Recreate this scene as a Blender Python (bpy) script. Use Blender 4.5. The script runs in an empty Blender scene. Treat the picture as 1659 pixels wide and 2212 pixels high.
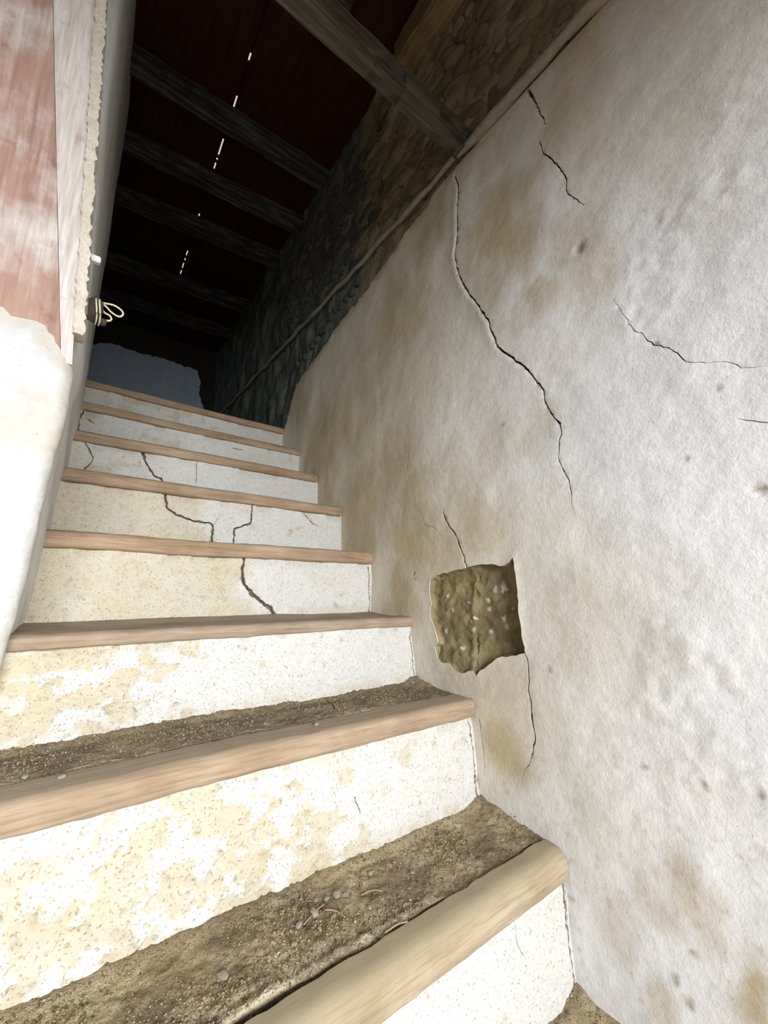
import bpy, bmesh, math, random
import numpy as np
from mathutils import Matrix, Vector
from mathutils.geometry import delaunay_2d_cdt

# ------------------------------------------------------------------ camera, world, light, exposure
scn = bpy.context.scene
COL = scn.collection
cam_d = bpy.data.cameras.new('camera'); cam_o = bpy.data.objects.new('camera', cam_d); COL.objects.link(cam_o)
cam_d.sensor_fit = 'HORIZONTAL'; cam_d.sensor_width = 36.0; cam_d.lens = 870.537 / 1659 * 36
cam_d.clip_start = 0.02
_r, _u, _f = (0.80696, -0.58973, 0.03223), (-0.11746, -0.10677, 0.98732), (0.57881, 0.80052, 0.15542)
cam_o.matrix_world = Matrix(((_r[0], _u[0], -_f[0], 0), (_r[1], _u[1], -_f[1], 0), (_r[2], _u[2], -_f[2], 0), (0, 0, 0, 1)))
scn.camera = cam_o

world = bpy.data.worlds.new('world'); scn.world = world; world.use_nodes = True
bg = world.node_tree.nodes['Background']
bg.inputs['Color'].default_value = (1.0, 0.88, 0.70, 1); bg.inputs['Strength'].default_value = 0.62

def area(name, loc, aim, sx, sy, power, col):
    d = bpy.data.lights.new(name, 'AREA'); d.shape = 'RECTANGLE'; d.size = sx; d.size_y = sy
    d.energy = power; d.color = col
    o = bpy.data.objects.new(name, d); COL.objects.link(o); o.location = loc
    o.rotation_euler = (Vector(aim) - Vector(loc)).to_track_quat('-Z', 'Y').to_euler()
    return o
# skylight falling through the open doorway behind the camera (the light hangs outside, the lintel cuts it)
area('doorway_daylight', (0.0, -3.0, 0.80), (0.22, 0.9, 0.0), 3.2, 1.1, 305.0, (0.92, 0.96, 1.0))

scn.view_settings.view_transform = 'Standard'
try: scn.view_settings.look = 'None'
except Exception: pass
scn.view_settings.gamma = 1.0; scn.view_settings.use_curve_mapping = False
scn.view_settings.exposure = 0.27

# ------------------------------------------------------------------ measured layout (metres, camera at origin)
WX = 0.840                                     # face of the right wall
YS = [0.5035, 0.7473, 0.9911, 1.2292, 1.469, 1.7091, 1.9481, 2.1924]     # nosing fronts
ZS = [-0.5905, -0.351, -0.1551, 0.0381, 0.2401, 0.4262, 0.6129, 0.7982]  # nosing undersides
NH = [0.058, 0.045, 0.029, 0.044, 0.042, 0.040, 0.036, 0.036]            # nosing heights
WC = [[[[0.821, 1.329], [0.804, 1.269], [0.81, 1.199], [0.809, 1.107], [0.821, 1.031], [0.809, 0.975], [0.787, 0.909], [0.756, 0.848], [0.719, 0.791], [0.7, 0.749], [0.685, 0.725], [0.681, 0.7], [0.653, 0.629], [0.616, 0.586], [0.572, 0.535], [0.551, 0.504], [0.523, 0.456], [0.522, 0.426], [0.504, 0.389], [0.486, 0.362], [0.483, 0.341], [0.491, 0.313], [0.492, 0.272], [0.469, 0.224], [0.467, 0.204], [0.46, 0.151]], [0.0032, 0.0032, 0.0032, 0.0032, 0.0032, 0.003, 0.003, 0.003, 0.003, 0.003, 0.003, 0.003, 0.003, 0.003, 0.003, 0.0022, 0.0022, 0.0022, 0.0022, 0.0022, 0.0022, 0.0022, 0.0014, 0.0014, 0.0014, 0.0005], 0.02], [[[0.545, 1.368], [0.526, 1.314], [0.51, 1.256], [0.495, 1.201]], [0.005, 0.002, 0.002, 0.001], 0.012], [[[0.512, 1.165], [0.504, 1.114], [0.479, 1.073], [0.46, 1.03], [0.443, 0.982], [0.443, 0.939], [0.427, 0.913], [0.406, 0.878]], [0.001, 0.0018, 0.0018, 0.002, 0.0016, 0.0012, 0.0014, 0.0006], 0.012], [[[0.352, 0.598], [0.339, 0.562], [0.321, 0.517], [0.302, 0.493], [0.287, 0.464], [0.275, 0.458], [0.257, 0.44], [0.241, 0.414], [0.229, 0.401], [0.197, 0.388], [0.174, 0.377], [0.161, 0.361], [0.138, 0.355]], [0.0004, 0.0006, 0.0007, 0.0008, 0.0012, 0.0012, 0.0008, 0.0009, 0.0007, 0.0004, 0.0006, 0.0006, 0.0003], 0.006], [[[0.865, 0.206], [0.853, 0.171], [0.833, 0.144], [0.807, 0.114], [0.798, 0.092], [0.784, 0.067], [0.774, 0.04], [0.772, 0.026]], [0.0008, 0.0034, 0.0036, 0.0024, 0.003, 0.003, 0.003, 0.003], 0.016], [[[1.07, 0.498], [1.045, 0.384], [1.015, 0.297], [0.975, 0.219], [0.936, 0.159], [0.902, 0.153], [0.864, 0.117]], [0.0003, 0.0005, 0.0006, 0.0008, 0.0008, 0.0007, 0.0005], 0.006], [[[0.593, -0.166], [0.585, -0.189], [0.583, -0.221], [0.584, -0.249], [0.578, -0.269], [0.579, -0.306], [0.572, -0.333], [0.573, -0.357], [0.585, -0.399], [0.602, -0.427], [0.609, -0.457]], [0.0022, 0.0018, 0.002, 0.002, 0.0018, 0.0028, 0.0016, 0.002, 0.001, 0.0006, 0.0003], 0.012], [[[0.895, 0.085], [0.912, 0.043], [0.918, 0.004]], [0.0004, 0.0006, 0.0006], 0.004], [[[0.727, -0.356], [0.718, -0.418], [0.714, -0.469]], [0.0012, 0.0012, 0.0005], 0.008], [[[0.174, 0.277], [0.155, 0.267], [0.137, 0.258]], [0.0004, 0.0009, 0.0008], 0.005]]
HOLE = [[0.915, -0.009], [0.887, 0.005], [0.832, 0.017], [0.776, 0.027], [0.744, 0.034], [0.7, 0.037], [0.648, 0.034], [0.62, 0.055], [0.612, 0.014], [0.608, -0.038], [0.606, -0.076], [0.599, -0.115], [0.592, -0.168], [0.63, -0.18], [0.674, -0.194], [0.702, -0.216], [0.726, -0.233], [0.738, -0.249], [0.751, -0.239], [0.787, -0.252], [0.819, -0.248], [0.835, -0.235], [0.864, -0.238], [0.88, -0.229], [0.89, -0.2], [0.878, -0.186], [0.891, -0.143], [0.909, -0.116], [0.904, -0.077], [0.915, -0.044]]
RIDGE = [[0.755, 0.026], [0.75, -0.001], [0.76, -0.063], [0.757, -0.099], [0.756, -0.146], [0.756, -0.194], [0.748, -0.239]]
HFLECK = [[[0.676, -0.02], 0.016], [[0.699, -0.027], 0.011], [[0.722, -0.055], 0.008], [[0.854, -0.054], 0.006], [[0.78, -0.064], 0.005], [[0.833, -0.091], 0.006], [[0.722, -0.079], 0.005], [[0.677, -0.1], 0.007], [[0.759, -0.105], 0.006], [[0.764, -0.136], 0.009], [[0.858, -0.155], 0.007], [[0.721, -0.135], 0.008], [[0.668, -0.118], 0.009], [[0.8, -0.191], 0.009], [[0.815, -0.123], 0.004], [[0.653, -0.072], 0.006], [[0.619, -0.075], 0.006], [[0.772, -0.115], 0.004]]
PITS = [[[0.42, 0.774], 0.014], [[0.246, 0.223], 0.004], [[0.153, 0.153], 0.008], [[0.279, 0.461], 0.004], [[0.191, 0.339], 0.002], [[0.641, 0.403], 0.002], [[0.992, 0.009], 0.007], [[0.978, -0.007], 0.002], [[0.529, -0.191], 0.004], [[0.346, -0.322], 0.003], [[0.262, -0.319], 0.004], [[0.322, -0.628], 0.005], [[0.304, -0.646], 0.005], [[0.293, -0.57], 0.003], [[0.499, -0.617], 0.003], [[0.195, -0.307], 0.003]]
TOP = [[2.192, 0.808], [2.148, 0.908], [2.055, 1.059], [1.894, 1.104], [1.729, 1.147], [1.6, 1.183], [1.506, 1.203], [1.389, 1.219], [1.296, 1.243], [1.217, 1.265], [1.103, 1.299], [1.015, 1.319], [0.952, 1.33]]
STAIN = [[[0.633, 1.005], 0.132, 0.75], [[0.675, 0.871], 0.103, 0.6], [[0.412, 0.7], 0.1081, 0.55], [[0.368, 0.752], 0.0781, 0.4], [[0.566, 0.666], 0.058, 0.6], [[1.112, 0.978], 0.1552, 0.45], [[1.385, 0.698], 0.1876, 0.5], [[1.665, 0.605], 0.1852, 0.7], [[1.691, 0.429], 0.1361, 0.8], [[1.351, 0.276], 0.1675, 0.7], [[0.981, 0.185], 0.119, 0.5], [[1.113, 0.381], 0.1192, 0.45], [[0.747, 0.163], 0.089, 0.4], [[0.662, -0.399], 0.061, 0.6], [[0.873, 0.091], 0.082, 0.5], [[0.654, -0.666], 0.046, 0.3], [[0.376, -0.506], 0.0331, 0.5], [[0.31, -0.463], 0.0351, 0.45], [[0.235, -0.549], 0.0341, 0.7], [[0.427, -0.586], 0.0391, 0.35], [[0.352, -0.695], 0.0401, 0.5], [[0.457, -0.07], 0.0841, 0.25], [[0.328, -0.082], 0.0491, 0.2], [[0.541, 0.37], 0.069, 0.4], [[0.681, 0.371], 0.064, 0.3], [[0.938, 1.262], 0.113, 0.5], [[0.725, 1.293], 0.1, 0.6], [[0.458, 1.327], 0.2221, 0.45], [[0.213, 1.067], 0.2306, 0.4], [[0.13, 0.752], 0.1314, 0.25], [[2.032, 0.912], 0.1429, 0.5], [[1.067, -0.054], 0.0891, 0.6]]
PALE = [[[0.859, 0.538], 0.1, 0.6], [[0.764, 0.607], 0.075, 0.5], [[1.01, 1.145], 0.0875, 0.4], [[0.899, 0.428], 0.0875, 0.4], [[0.51, 0.964], 0.1, 0.4], [[0.588, 0.586], 0.075, 0.4], [[0.253, 0.488], 0.3125, 0.4], [[0.204, 0.206], 0.3125, 0.4], [[0.624, 0.234], 0.1, 0.3]]
RC = [[[[[0.8345, -0.591], [0.8345, -0.641], [0.8345, -0.716], [0.8345, -0.766], [0.8345, -0.817]], [0.004, 0.003, 0.0016, 0.0016, 0.006], 0.012], [[[0.682, -0.587], [0.683, -0.626], [0.698, -0.65]], [0.0004, 0.0007, 0.0005], 0.004]], [[[[0.449, -0.54], [0.461, -0.564], [0.468, -0.587]], [0.0006, 0.0012, 0.001], 0.006], [[[0.484, -0.44], [0.494, -0.468]], [0.001, 0.0005], 0.008], [[[0.8345, -0.365], [0.8345, -0.466], [0.8345, -0.576]], [0.0016, 0.0016, 0.003], 0.01]], [[[[0.8345, -0.17], [0.8345, -0.261], [0.8345, -0.357]], [0.0016, 0.0016, 0.0016], 0.006]], [[[[0.377, 0.039], [0.377, 0.0], [0.383, -0.039], [0.414, -0.072], [0.445, -0.095], [0.471, -0.112], [0.492, -0.151]], [0.0035, 0.004, 0.004, 0.006, 0.005, 0.006, 0.006], 0.02], [[[0.499, 0.016], [0.506, -0.035], [0.49, -0.07]], [0.0005, 0.0005, 0.0003], 0.003], [[[0.831, 0.028], [0.8345, -0.144]], [0.0016, 0.0016], 0.008]], [[[[0.181, 0.239], [0.189, 0.194], [0.221, 0.174], [0.269, 0.161], [0.326, 0.159], [0.335, 0.148], [0.334, 0.11], [0.337, 0.08]], [0.003, 0.0028, 0.003, 0.0025, 0.0025, 0.0035, 0.0035, 0.003], 0.016], [[[0.467, 0.239], [0.466, 0.173], [0.407, 0.147], [0.41, 0.082]], [0.002, 0.0026, 0.0026, 0.0026], 0.016], [[[0.677, 0.232], [0.699, 0.206], [0.74, 0.184]], [0.002, 0.0015, 0.0005], 0.008], [[[0.361, 0.195], [0.345, 0.169], [0.337, 0.155]], [0.0004, 0.0006, 0.0006], 0.004]], [[[[0.116, 0.436], [0.131, 0.391], [0.165, 0.342], [0.189, 0.337], [0.195, 0.308]], [0.006, 0.003, 0.003, 0.003, 0.003], 0.016], [[[-0.058, 0.429], [-0.027, 0.377], [-0.033, 0.351], [-0.051, 0.321]], [0.0015, 0.0016, 0.0016, 0.0016], 0.01], [[[0.306, 0.429], [0.311, 0.341]], [0.001, 0.001], 0.006]], [[[[-0.085, 0.608], [-0.095, 0.572], [-0.093, 0.534]], [0.004, 0.003, 0.003], 0.012], [[[-0.066, 0.58], [-0.05, 0.57]], [0.003, 0.001], 0.01], [[[0.504, 0.582], [0.548, 0.583]], [0.002, 0.001], 0.008]], [], []]
PEBBLES = [[0.21, 0.624, 0.0095, 0, "largest white chip lying alone on the left of the lowest tread"], [0.408, 0.665, 0.01, 0, "pale green-white chip near the middle of the lowest tread"], [0.356, 0.647, 0.009, 1, "pale rounded chip left of the twigs on the lowest tread"], [0.329, 0.643, 0.007, 2, "small pale chip just left of the rounded chip on the lowest tread"], [0.39, 0.668, 0.006, 0, "small pale chip just above the rounded chip among the twigs"], [0.35, 0.616, 0.005, 1, "small pale chip just below the rounded chip on the lowest tread"], [0.484, 0.675, 0.006, 2, "small pale chip close to the riser foot on the lowest tread"], [0.437, 0.609, 0.005, 0, "small pale chip beside the straight twig on the lowest tread"], [0.308, 0.614, 0.005, 2, "small pale chip nearest the large lone chip on the lowest tread"], [0.546, 0.63, 0.006, 3, "small grey chip on the lowest tread, toward the wall"], [0.854, 0.626, 0.01, 3, "dark grey lump in the right corner of the lowest tread"], [-0.037, 0.824, 0.007, 0, "white chip at the left end of the second tread"], [0.006, 0.789, 0.006, 1, "small white fragment beside the white chip on the second tread"], [0.416, 0.787, 0.007, 2, "white chip at the middle of the second tread edge"]]
TWIGS = [[[0.441, 0.64], [0.474, 0.624], "straight dry twig right of the pale chips"], [[0.372, 0.641], [0.393, 0.612], "dry twig lying below the pale green-white chip"], [[0.335, 0.64], [0.38, 0.657], "dry twig slanting between the two pale chips"], [[0.428, 0.555], [0.467, 0.548], "short twig near the open joint"]]
random.seed(4)

# ------------------------------------------------------------------ numpy noise
def _h(ix, iy, s):
    n = (ix.astype(np.int64) * 374761393 + iy.astype(np.int64) * 668265263 + s * 982451653) & 0x7fffffff
    n = ((n ^ (n >> 13)) * 1274126177) & 0x7fffffff
    n = ((n ^ (n >> 16)) * 2246822519) & 0x7fffffff
    return ((n ^ (n >> 15)) & 0xffff) / 65535.0
def vnoise(x, y, s=0):
    x = np.asarray(x, float); y = np.asarray(y, float)
    ix = np.floor(x); iy = np.floor(y); fx = x - ix; fy = y - iy
    fx = fx * fx * fx * (fx * (fx * 6 - 15) + 10); fy = fy * fy * fy * (fy * (fy * 6 - 15) + 10)
    a = _h(ix, iy, s); b = _h(ix + 1, iy, s); c = _h(ix, iy + 1, s); d = _h(ix + 1, iy + 1, s)
    return (a * (1 - fx) + b * fx) * (1 - fy) + (c * (1 - fx) + d * fx) * fy
def fbm(x, y, sc, octv=4, s=0, gain=0.5):
    x = np.asarray(x, float) * sc; y = np.asarray(y, float) * sc; t = 0; a = 1.0; n = 0
    for k in range(octv):
        t = t + a * vnoise(x + 13.7 * k, y + 7.1 * k, s + k); n += a; a *= gain; x = x * 2.03 + y * .11; y = y * 2.03 - x * .05
    return t / n
def sstep(a, b, x):
    t = np.clip((np.asarray(x, float) - a) / (b - a), 0, 1); return t * t * (3 - 2 * t)
def mixc(c0, c1, t):
    return np.asarray(c0)[None, :] * (1 - t[:, None]) + np.asarray(c1)[None, :] * t[:, None] if np.ndim(c0) == 1 else c0 * (1 - t[:, None]) + np.asarray(c1)[None, :] * t[:, None]

# ------------------------------------------------------------------ helpers
def link(name, me, mat=None, parent=None):
    o = bpy.data.objects.new(name, me); COL.objects.link(o)
    if mat is not None and me is not None and len(me.materials) == 0: me.materials.append(mat)
    if parent is not None: o.parent = parent
    return o
def mesh_np(name, V, F, col=None, smooth=True, sharp=None):
    me = bpy.data.meshes.new(name); me.from_pydata([tuple(map(float, v)) for v in V], [], [tuple(map(int, f)) for f in F]); me.update()
    if col is not None:
        a = me.color_attributes.new('Col', 'FLOAT_COLOR', 'POINT')
        c = np.ones((len(V), 4), np.float32); c[:, :3] = col; a.data.foreach_set('color', c.ravel())
    if smooth:
        me.polygons.foreach_set('use_smooth', [True] * len(me.polygons))
        if sharp: me.set_sharp_from_angle(angle=math.radians(sharp))
    return me
def tag(o, label=None, cat=None, group=None, kind=None):
    if label: o['label'] = label
    if cat: o['category'] = cat
    if group: o['group'] = group
    if kind: o['kind'] = kind
    return o
def inpoly(px, py, poly):
    poly = np.asarray(poly); r = np.zeros(len(px), bool); j = len(poly) - 1
    for i in range(len(poly)):
        xi, yi = poly[i]; xj, yj = poly[j]
        c = ((yi > py) != (yj > py)) & (px < (xj - xi) * (py - yi) / (yj - yi + 1e-12) + xi)
        r ^= c; j = i
    return r
def segdist(px, py, line):
    """distance to a polyline and the interpolated parameter index"""
    L = np.asarray(line, float); best = np.full(len(px), 1e9); par = np.zeros(len(px))
    for k in range(len(L) - 1):
        a, b = L[k], L[k + 1]; d = b - a; q = d @ d + 1e-15
        t = np.clip(((px - a[0]) * d[0] + (py - a[1]) * d[1]) / q, 0, 1)
        e = np.hypot(px - a[0] - t * d[0], py - a[1] - t * d[1])
        m = e < best; best[m] = e[m]; par[m] = k + t[m]
    return best, par
def refine_line(pts, hw, step, jit, seed):
    rng = random.Random(seed); P = []; H = []
    for k in range(len(pts) - 1):
        a = np.array(pts[k]); b = np.array(pts[k + 1]); L = np.linalg.norm(b - a); n = max(1, int(L / step)); nm = np.array([-(b - a)[1], (b - a)[0]]) / (L + 1e-9)
        for i in range(n):
            t = i / n; P.append(a + (b - a) * t + nm * (rng.uniform(-jit, jit) if i else 0)); H.append((hw[k] * (1 - t) + hw[k + 1] * t) * rng.uniform(.65, 1.3))
    P.append(np.array(pts[-1])); H.append(hw[-1])
    return np.array(P), np.array(H)
def sheet(outline, gridpts, cracks, seed=0, step=0.008, jit=0.0012, holes=()):
    """triangulated flat sheet with V-groove cracks; returns uv, faces, crack depth, border loop"""
    pts = []; edges = []; keep = np.ones(len(gridpts), bool); fine = []
    ol = np.asarray(outline, float); n0 = 0
    def add_loop(lp, closed=True):
        s = len(pts); pts.extend([tuple(p) for p in lp]); m = len(lp)
        edges.extend([(s + i, s + i + 1) for i in range(m - 1)])
        if closed: edges.append((s + m - 1, s))
    add_loop(ol)
    G = np.asarray(gridpts, float)
    keep &= inpoly(G[:, 0], G[:, 1], ol)
    d, _ = segdist(G[:, 0], G[:, 1], np.vstack([ol, ol[:1]])); keep &= d > 0.002
    for hl in holes:
        hl = np.asarray(hl); add_loop(hl); d, _ = segdist(G[:, 0], G[:, 1], np.vstack([hl, hl[:1]])); keep &= (d > .003) & ~inpoly(G[:, 0], G[:, 1], hl)
    for k, (cp, hw, dep) in enumerate(cracks):
        P, H = refine_line(cp, hw, step, jit, seed * 31 + k)
        T = np.gradient(P, axis=0); N = np.stack([-T[:, 1], T[:, 0]], 1); N /= np.linalg.norm(N, axis=1)[:, None] + 1e-12
        a = P + N * H[:, None]; b = P - N * H[:, None]
        ins = lambda Q: [tuple(q) for q in Q]
        for Q in (P, a, b, P + N * H[:, None] * .7, P - N * H[:, None] * .7): add_loop(ins(Q), False)
        dd, par = segdist(G[:, 0], G[:, 1], P); hh = np.interp(par, np.arange(len(H)), H); keep &= dd > hh * 1.0 + .0012
        fine.append((P, H, dep))
    pts.extend([tuple(p) for p in G[keep]])
    r = delaunay_2d_cdt([Vector(p) for p in pts], edges, [], 0, 1e-6, False)
    V = np.array([tuple(v) for v in r[0]]); F = np.array([tuple(f) for f in r[2]])
    c = V[F].mean(1); ok = inpoly(c[:, 0], c[:, 1], ol)
    for hl in holes: ok &= ~inpoly(c[:, 0], c[:, 1], hl)
    F = F[ok]
    a = V[F]; ar = (a[:, 1, 0] - a[:, 0, 0]) * (a[:, 2, 1] - a[:, 0, 1]) - (a[:, 1, 1] - a[:, 0, 1]) * (a[:, 2, 0] - a[:, 0, 0])
    F[ar < 0] = F[ar < 0][:, ::-1]; F = F[np.abs(ar) > 1e-12]
    dep = np.zeros(len(V))
    for P, H, dp in fine:
        dd, par = segdist(V[:, 0], V[:, 1], P); hh = np.interp(par, np.arange(len(H)), H)
        dpt = np.minimum(dp, hh * 12)
        dep = np.maximum(dep, dpt * np.clip((1 - dd / (hh + 1e-9)) * 2.6, 0, 1))
    return V, F, dep
def skirt(V3, F, direc):
    """close the border of a sheet with a skirt along direc"""
    e = np.sort(np.vstack([F[:, [0, 1]], F[:, [1, 2]], F[:, [2, 0]]]), axis=1); raw = np.vstack([F[:, [0, 1]], F[:, [1, 2]], F[:, [2, 0]]])
    key = e[:, 0].astype(np.int64) * 10000000 + e[:, 1]; u, inv, cnt = np.unique(key, return_inverse=True, return_counts=True)
    bd = raw[cnt[inv] == 1]; ids = np.unique(bd); mp = {int(i): len(V3) + k for k, i in enumerate(ids)}
    V2 = np.vstack([V3, V3[ids] + np.asarray(direc)[None, :]])
    F2 = [list(f) for f in F] + [[int(b), int(a), mp[int(a)], mp[int(b)]] for a, b in bd]
    return V2, F2, ids
def grid(u0, u1, v0, v1, s, jit=.25, seed=1):
    rng = np.random.RandomState(seed); nu = max(2, int((u1 - u0) / s)); nv = max(2, int((v1 - v0) / s))
    U, Vv = np.meshgrid(np.linspace(u0, u1, nu), np.linspace(v0, v1, nv))
    g = np.stack([U.ravel(), Vv.ravel()], 1); return g + rng.uniform(-jit * s, jit * s, g.shape)
def boxmesh(name, x0, x1, y0, y1, z0, z1, bev=0.0, wob=0.0, seg=1, seed=0, skew=0.0):
    """box, optionally subdivided along its long axis with worn, wobbly edges"""
    bm = bmesh.new(); bmesh.ops.create_cube(bm, size=1)
    for v in bm.verts: v.co = Vector(((x0 + x1) / 2 + v.co.x * (x1 - x0), (y0 + y1) / 2 + v.co.y * (y1 - y0), (z0 + z1) / 2 + v.co.z * (z1 - z0)))
    if seg > 1:
        ax = int(np.argmax([x1 - x0, y1 - y0, z1 - z0]))
        es = [e for e in bm.edges if abs((e.verts[0].co - e.verts[1].co)[ax]) > 1e-6]
        bmesh.ops.subdivide_edges(bm, edges=es, cuts=seg, use_grid_fill=True)
    if bev: bmesh.ops.bevel(bm, geom=[e for e in bm.edges if len(e.link_faces) == 2 and e.calc_face_angle(0) > .5], offset=bev, segments=2, affect='EDGES')
    rng = random.Random(seed)
    for v in bm.verts:
        if wob: v.co += Vector((rng.uniform(-wob, wob), rng.uniform(-wob, wob), rng.uniform(-wob, wob)))
        v.co.y += skew * (v.co.x - (x0 + x1) / 2)
    me = bpy.data.meshes.new(name); bm.to_mesh(me); bm.free()
    me.polygons.foreach_set('use_smooth', [True] * len(me.polygons)); me.set_sharp_from_angle(angle=math.radians(40))
    return me
def tube(name, pts, rad, sides=8, closed=False):
    P = [Vector(p) for p in pts]; V = []; F = []; n = len(P)
    for i, p in enumerate(P):
        t = (P[(i + 1) % n] - P[i - 1]) if closed else (P[min(i + 1, n - 1)] - P[max(i - 1, 0)])
        t.normalize(); a = t.orthogonal() if abs(t.z) > .9 else t.cross(Vector((0, 0, 1))); a.normalize(); b = t.cross(a)
        r = rad[i] if isinstance(rad, (list, tuple)) else rad
        for k in range(sides):
            q = 2 * math.pi * k / sides; V.append(p + (a * math.cos(q) + b * math.sin(q)) * r)
    for i in range(n if closed else n - 1):
        for k in range(sides):
            j = (i + 1) % n; F.append((i * sides + k, i * sides + (k + 1) % sides, j * sides + (k + 1) % sides, j * sides + k))
    if not closed: F.append(tuple(range(sides))[::-1]); F.append(tuple((n - 1) * sides + k for k in range(sides)))
    return mesh_np(name, V, F)
def smooth_path(ctrl, n=8, closed=False):
    P = [Vector(p) for p in ctrl]; out = []; m = len(P)
    for i in range(m if closed else m - 1):
        g = lambda k: P[k % m] if closed else P[max(0, min(m - 1, k))]
        p0, p1, p2, p3 = g(i - 1), g(i), g(i + 1), g(i + 2)
        for k in range(n):
            t = k / n
            out.append(.5 * ((2 * p1) + (p2 - p0) * t + (2 * p0 - 5 * p1 + 4 * p2 - p3) * t * t + (3 * p1 - p0 - 3 * p2 + p3) * t ** 3))
    if not closed: out.append(P[-1])
    return out

# ------------------------------------------------------------------ materials
def newmat(name, rough=.9):
    m = bpy.data.materials.new(name); m.use_nodes = True; nt = m.node_tree; b = nt.nodes['Principled BSDF']
    b.inputs['Roughness'].default_value = rough; b.inputs['Specular IOR Level'].default_value = .25
    return m, nt, b
def nd(nt, t, **k):
    n = nt.nodes.new(t)
    for a, v in k.items():
        if a in n.inputs: n.inputs[a].default_value = v
        else: setattr(n, a, v)
    return n
def texco(nt, scale=(1, 1, 1)):
    tc = nd(nt, 'ShaderNodeTexCoord'); mp = nd(nt, 'ShaderNodeMapping'); mp.inputs['Scale'].default_value = scale
    nt.links.new(tc.outputs['Object'], mp.inputs['Vector']); return mp.outputs['Vector']
def noise(nt, vec, scale, detail=4, rough=.6):
    n = nd(nt, 'ShaderNodeTexNoise'); n.inputs['Scale'].default_value = scale; n.inputs['Detail'].default_value = detail; n.inputs['Roughness'].default_value = rough
    nt.links.new(vec, n.inputs['Vector']); return n.outputs['Fac']
def ramp(nt, fac, stops):
    r = nd(nt, 'ShaderNodeValToRGB'); el = r.color_ramp.elements
    while len(el) < len(stops): el.new(.5)
    for e, (p, c) in zip(el, stops): e.position = p; e.color = (c[0], c[1], c[2], 1) if hasattr(c, '__len__') else (c, c, c, 1)
    nt.links.new(fac, r.inputs['Fac']); return r.outputs['Color']
def mul(nt, a, b, fac=1.0):
    m = nd(nt, 'ShaderNodeMix', data_type='RGBA', blend_type='MULTIPLY'); m.inputs[0].default_value = fac
    nt.links.new(a, m.inputs[6]); nt.links.new(b, m.inputs[7]); return m.outputs[2]
def mixn(nt, fac, a, b):
    m = nd(nt, 'ShaderNodeMix', data_type='RGBA'); nt.links.new(fac, m.inputs[0]) if not isinstance(fac, float) else setattr(m.inputs[0], 'default_value', fac)
    for i, c in ((6, a), (7, b)):
        if hasattr(c, '__len__'): m.inputs[i].default_value = (*c[:3], 1)
        else: nt.links.new(c, m.inputs[i])
    return m.outputs[2]
def bump(nt, b, layers):
    prev = None
    for h, st, dist in layers:
        n = nd(nt, 'ShaderNodeBump'); n.inputs['Strength'].default_value = st; n.inputs['Distance'].default_value = dist
        nt.links.new(h, n.inputs['Height'])
        if prev: nt.links.new(prev, n.inputs['Normal'])
        prev = n.outputs['Normal']
    nt.links.new(prev, b.inputs['Normal'])
def attr_mat(name, speck=(.45, .62), specc=(.72, .66, .56), b1=.35, b2=.25, stretch=(1, 1, 1), s1=55, s2=260, speckscale=180):
    """base colour from the mesh's own wear map, fine grain and pits from nodes"""
    m, nt, b = newmat(name)
    at = nd(nt, 'ShaderNodeAttribute', attribute_name='Col'); v = texco(nt, stretch)
    n1 = noise(nt, v, s1, 5); n2 = noise(nt, v, s2, 3); n3 = noise(nt, v, speckscale, 2, .7)
    c = mul(nt, at.outputs['Color'], ramp(nt, n1, [(.3, .88), (.7, 1.0)]))
    c = mul(nt, c, ramp(nt, n3, [(speck[0] - .17, specc), (speck[0] - .08, (1, 1, 1)), (1, (1, 1, 1))]))
    nt.links.new(c, b.inputs['Base Color'])
    bump(nt, b, [(n1, b1, .006), (n2, b2, .0025)])
    return m
M = {}
M['plaster'] = attr_mat('plaster', speck=(.42, .6), b1=.30, b2=.2)
M['riser'] = attr_mat('riser_plaster', speck=(.5, .6), specc=(.62, .54, .40), b1=.4, b2=.4, s1=70, s2=330, speckscale=240)
M['dirt'] = attr_mat('dirt', speck=(.52, .6), specc=(.35, .3, .24), b1=.6, b2=.6, s1=120, s2=420, speckscale=380)
M['rubble'] = attr_mat('rubble_wall', speck=(.5, .6), specc=(.4, .36, .3), b1=.9, b2=.5, s1=30, s2=130, speckscale=80)
M['mortar'] = attr_mat('mortar', speck=(.46, .6), specc=(.5, .45, .35), b1=.5, b2=.6, s1=90, s2=330, speckscale=300)

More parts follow.
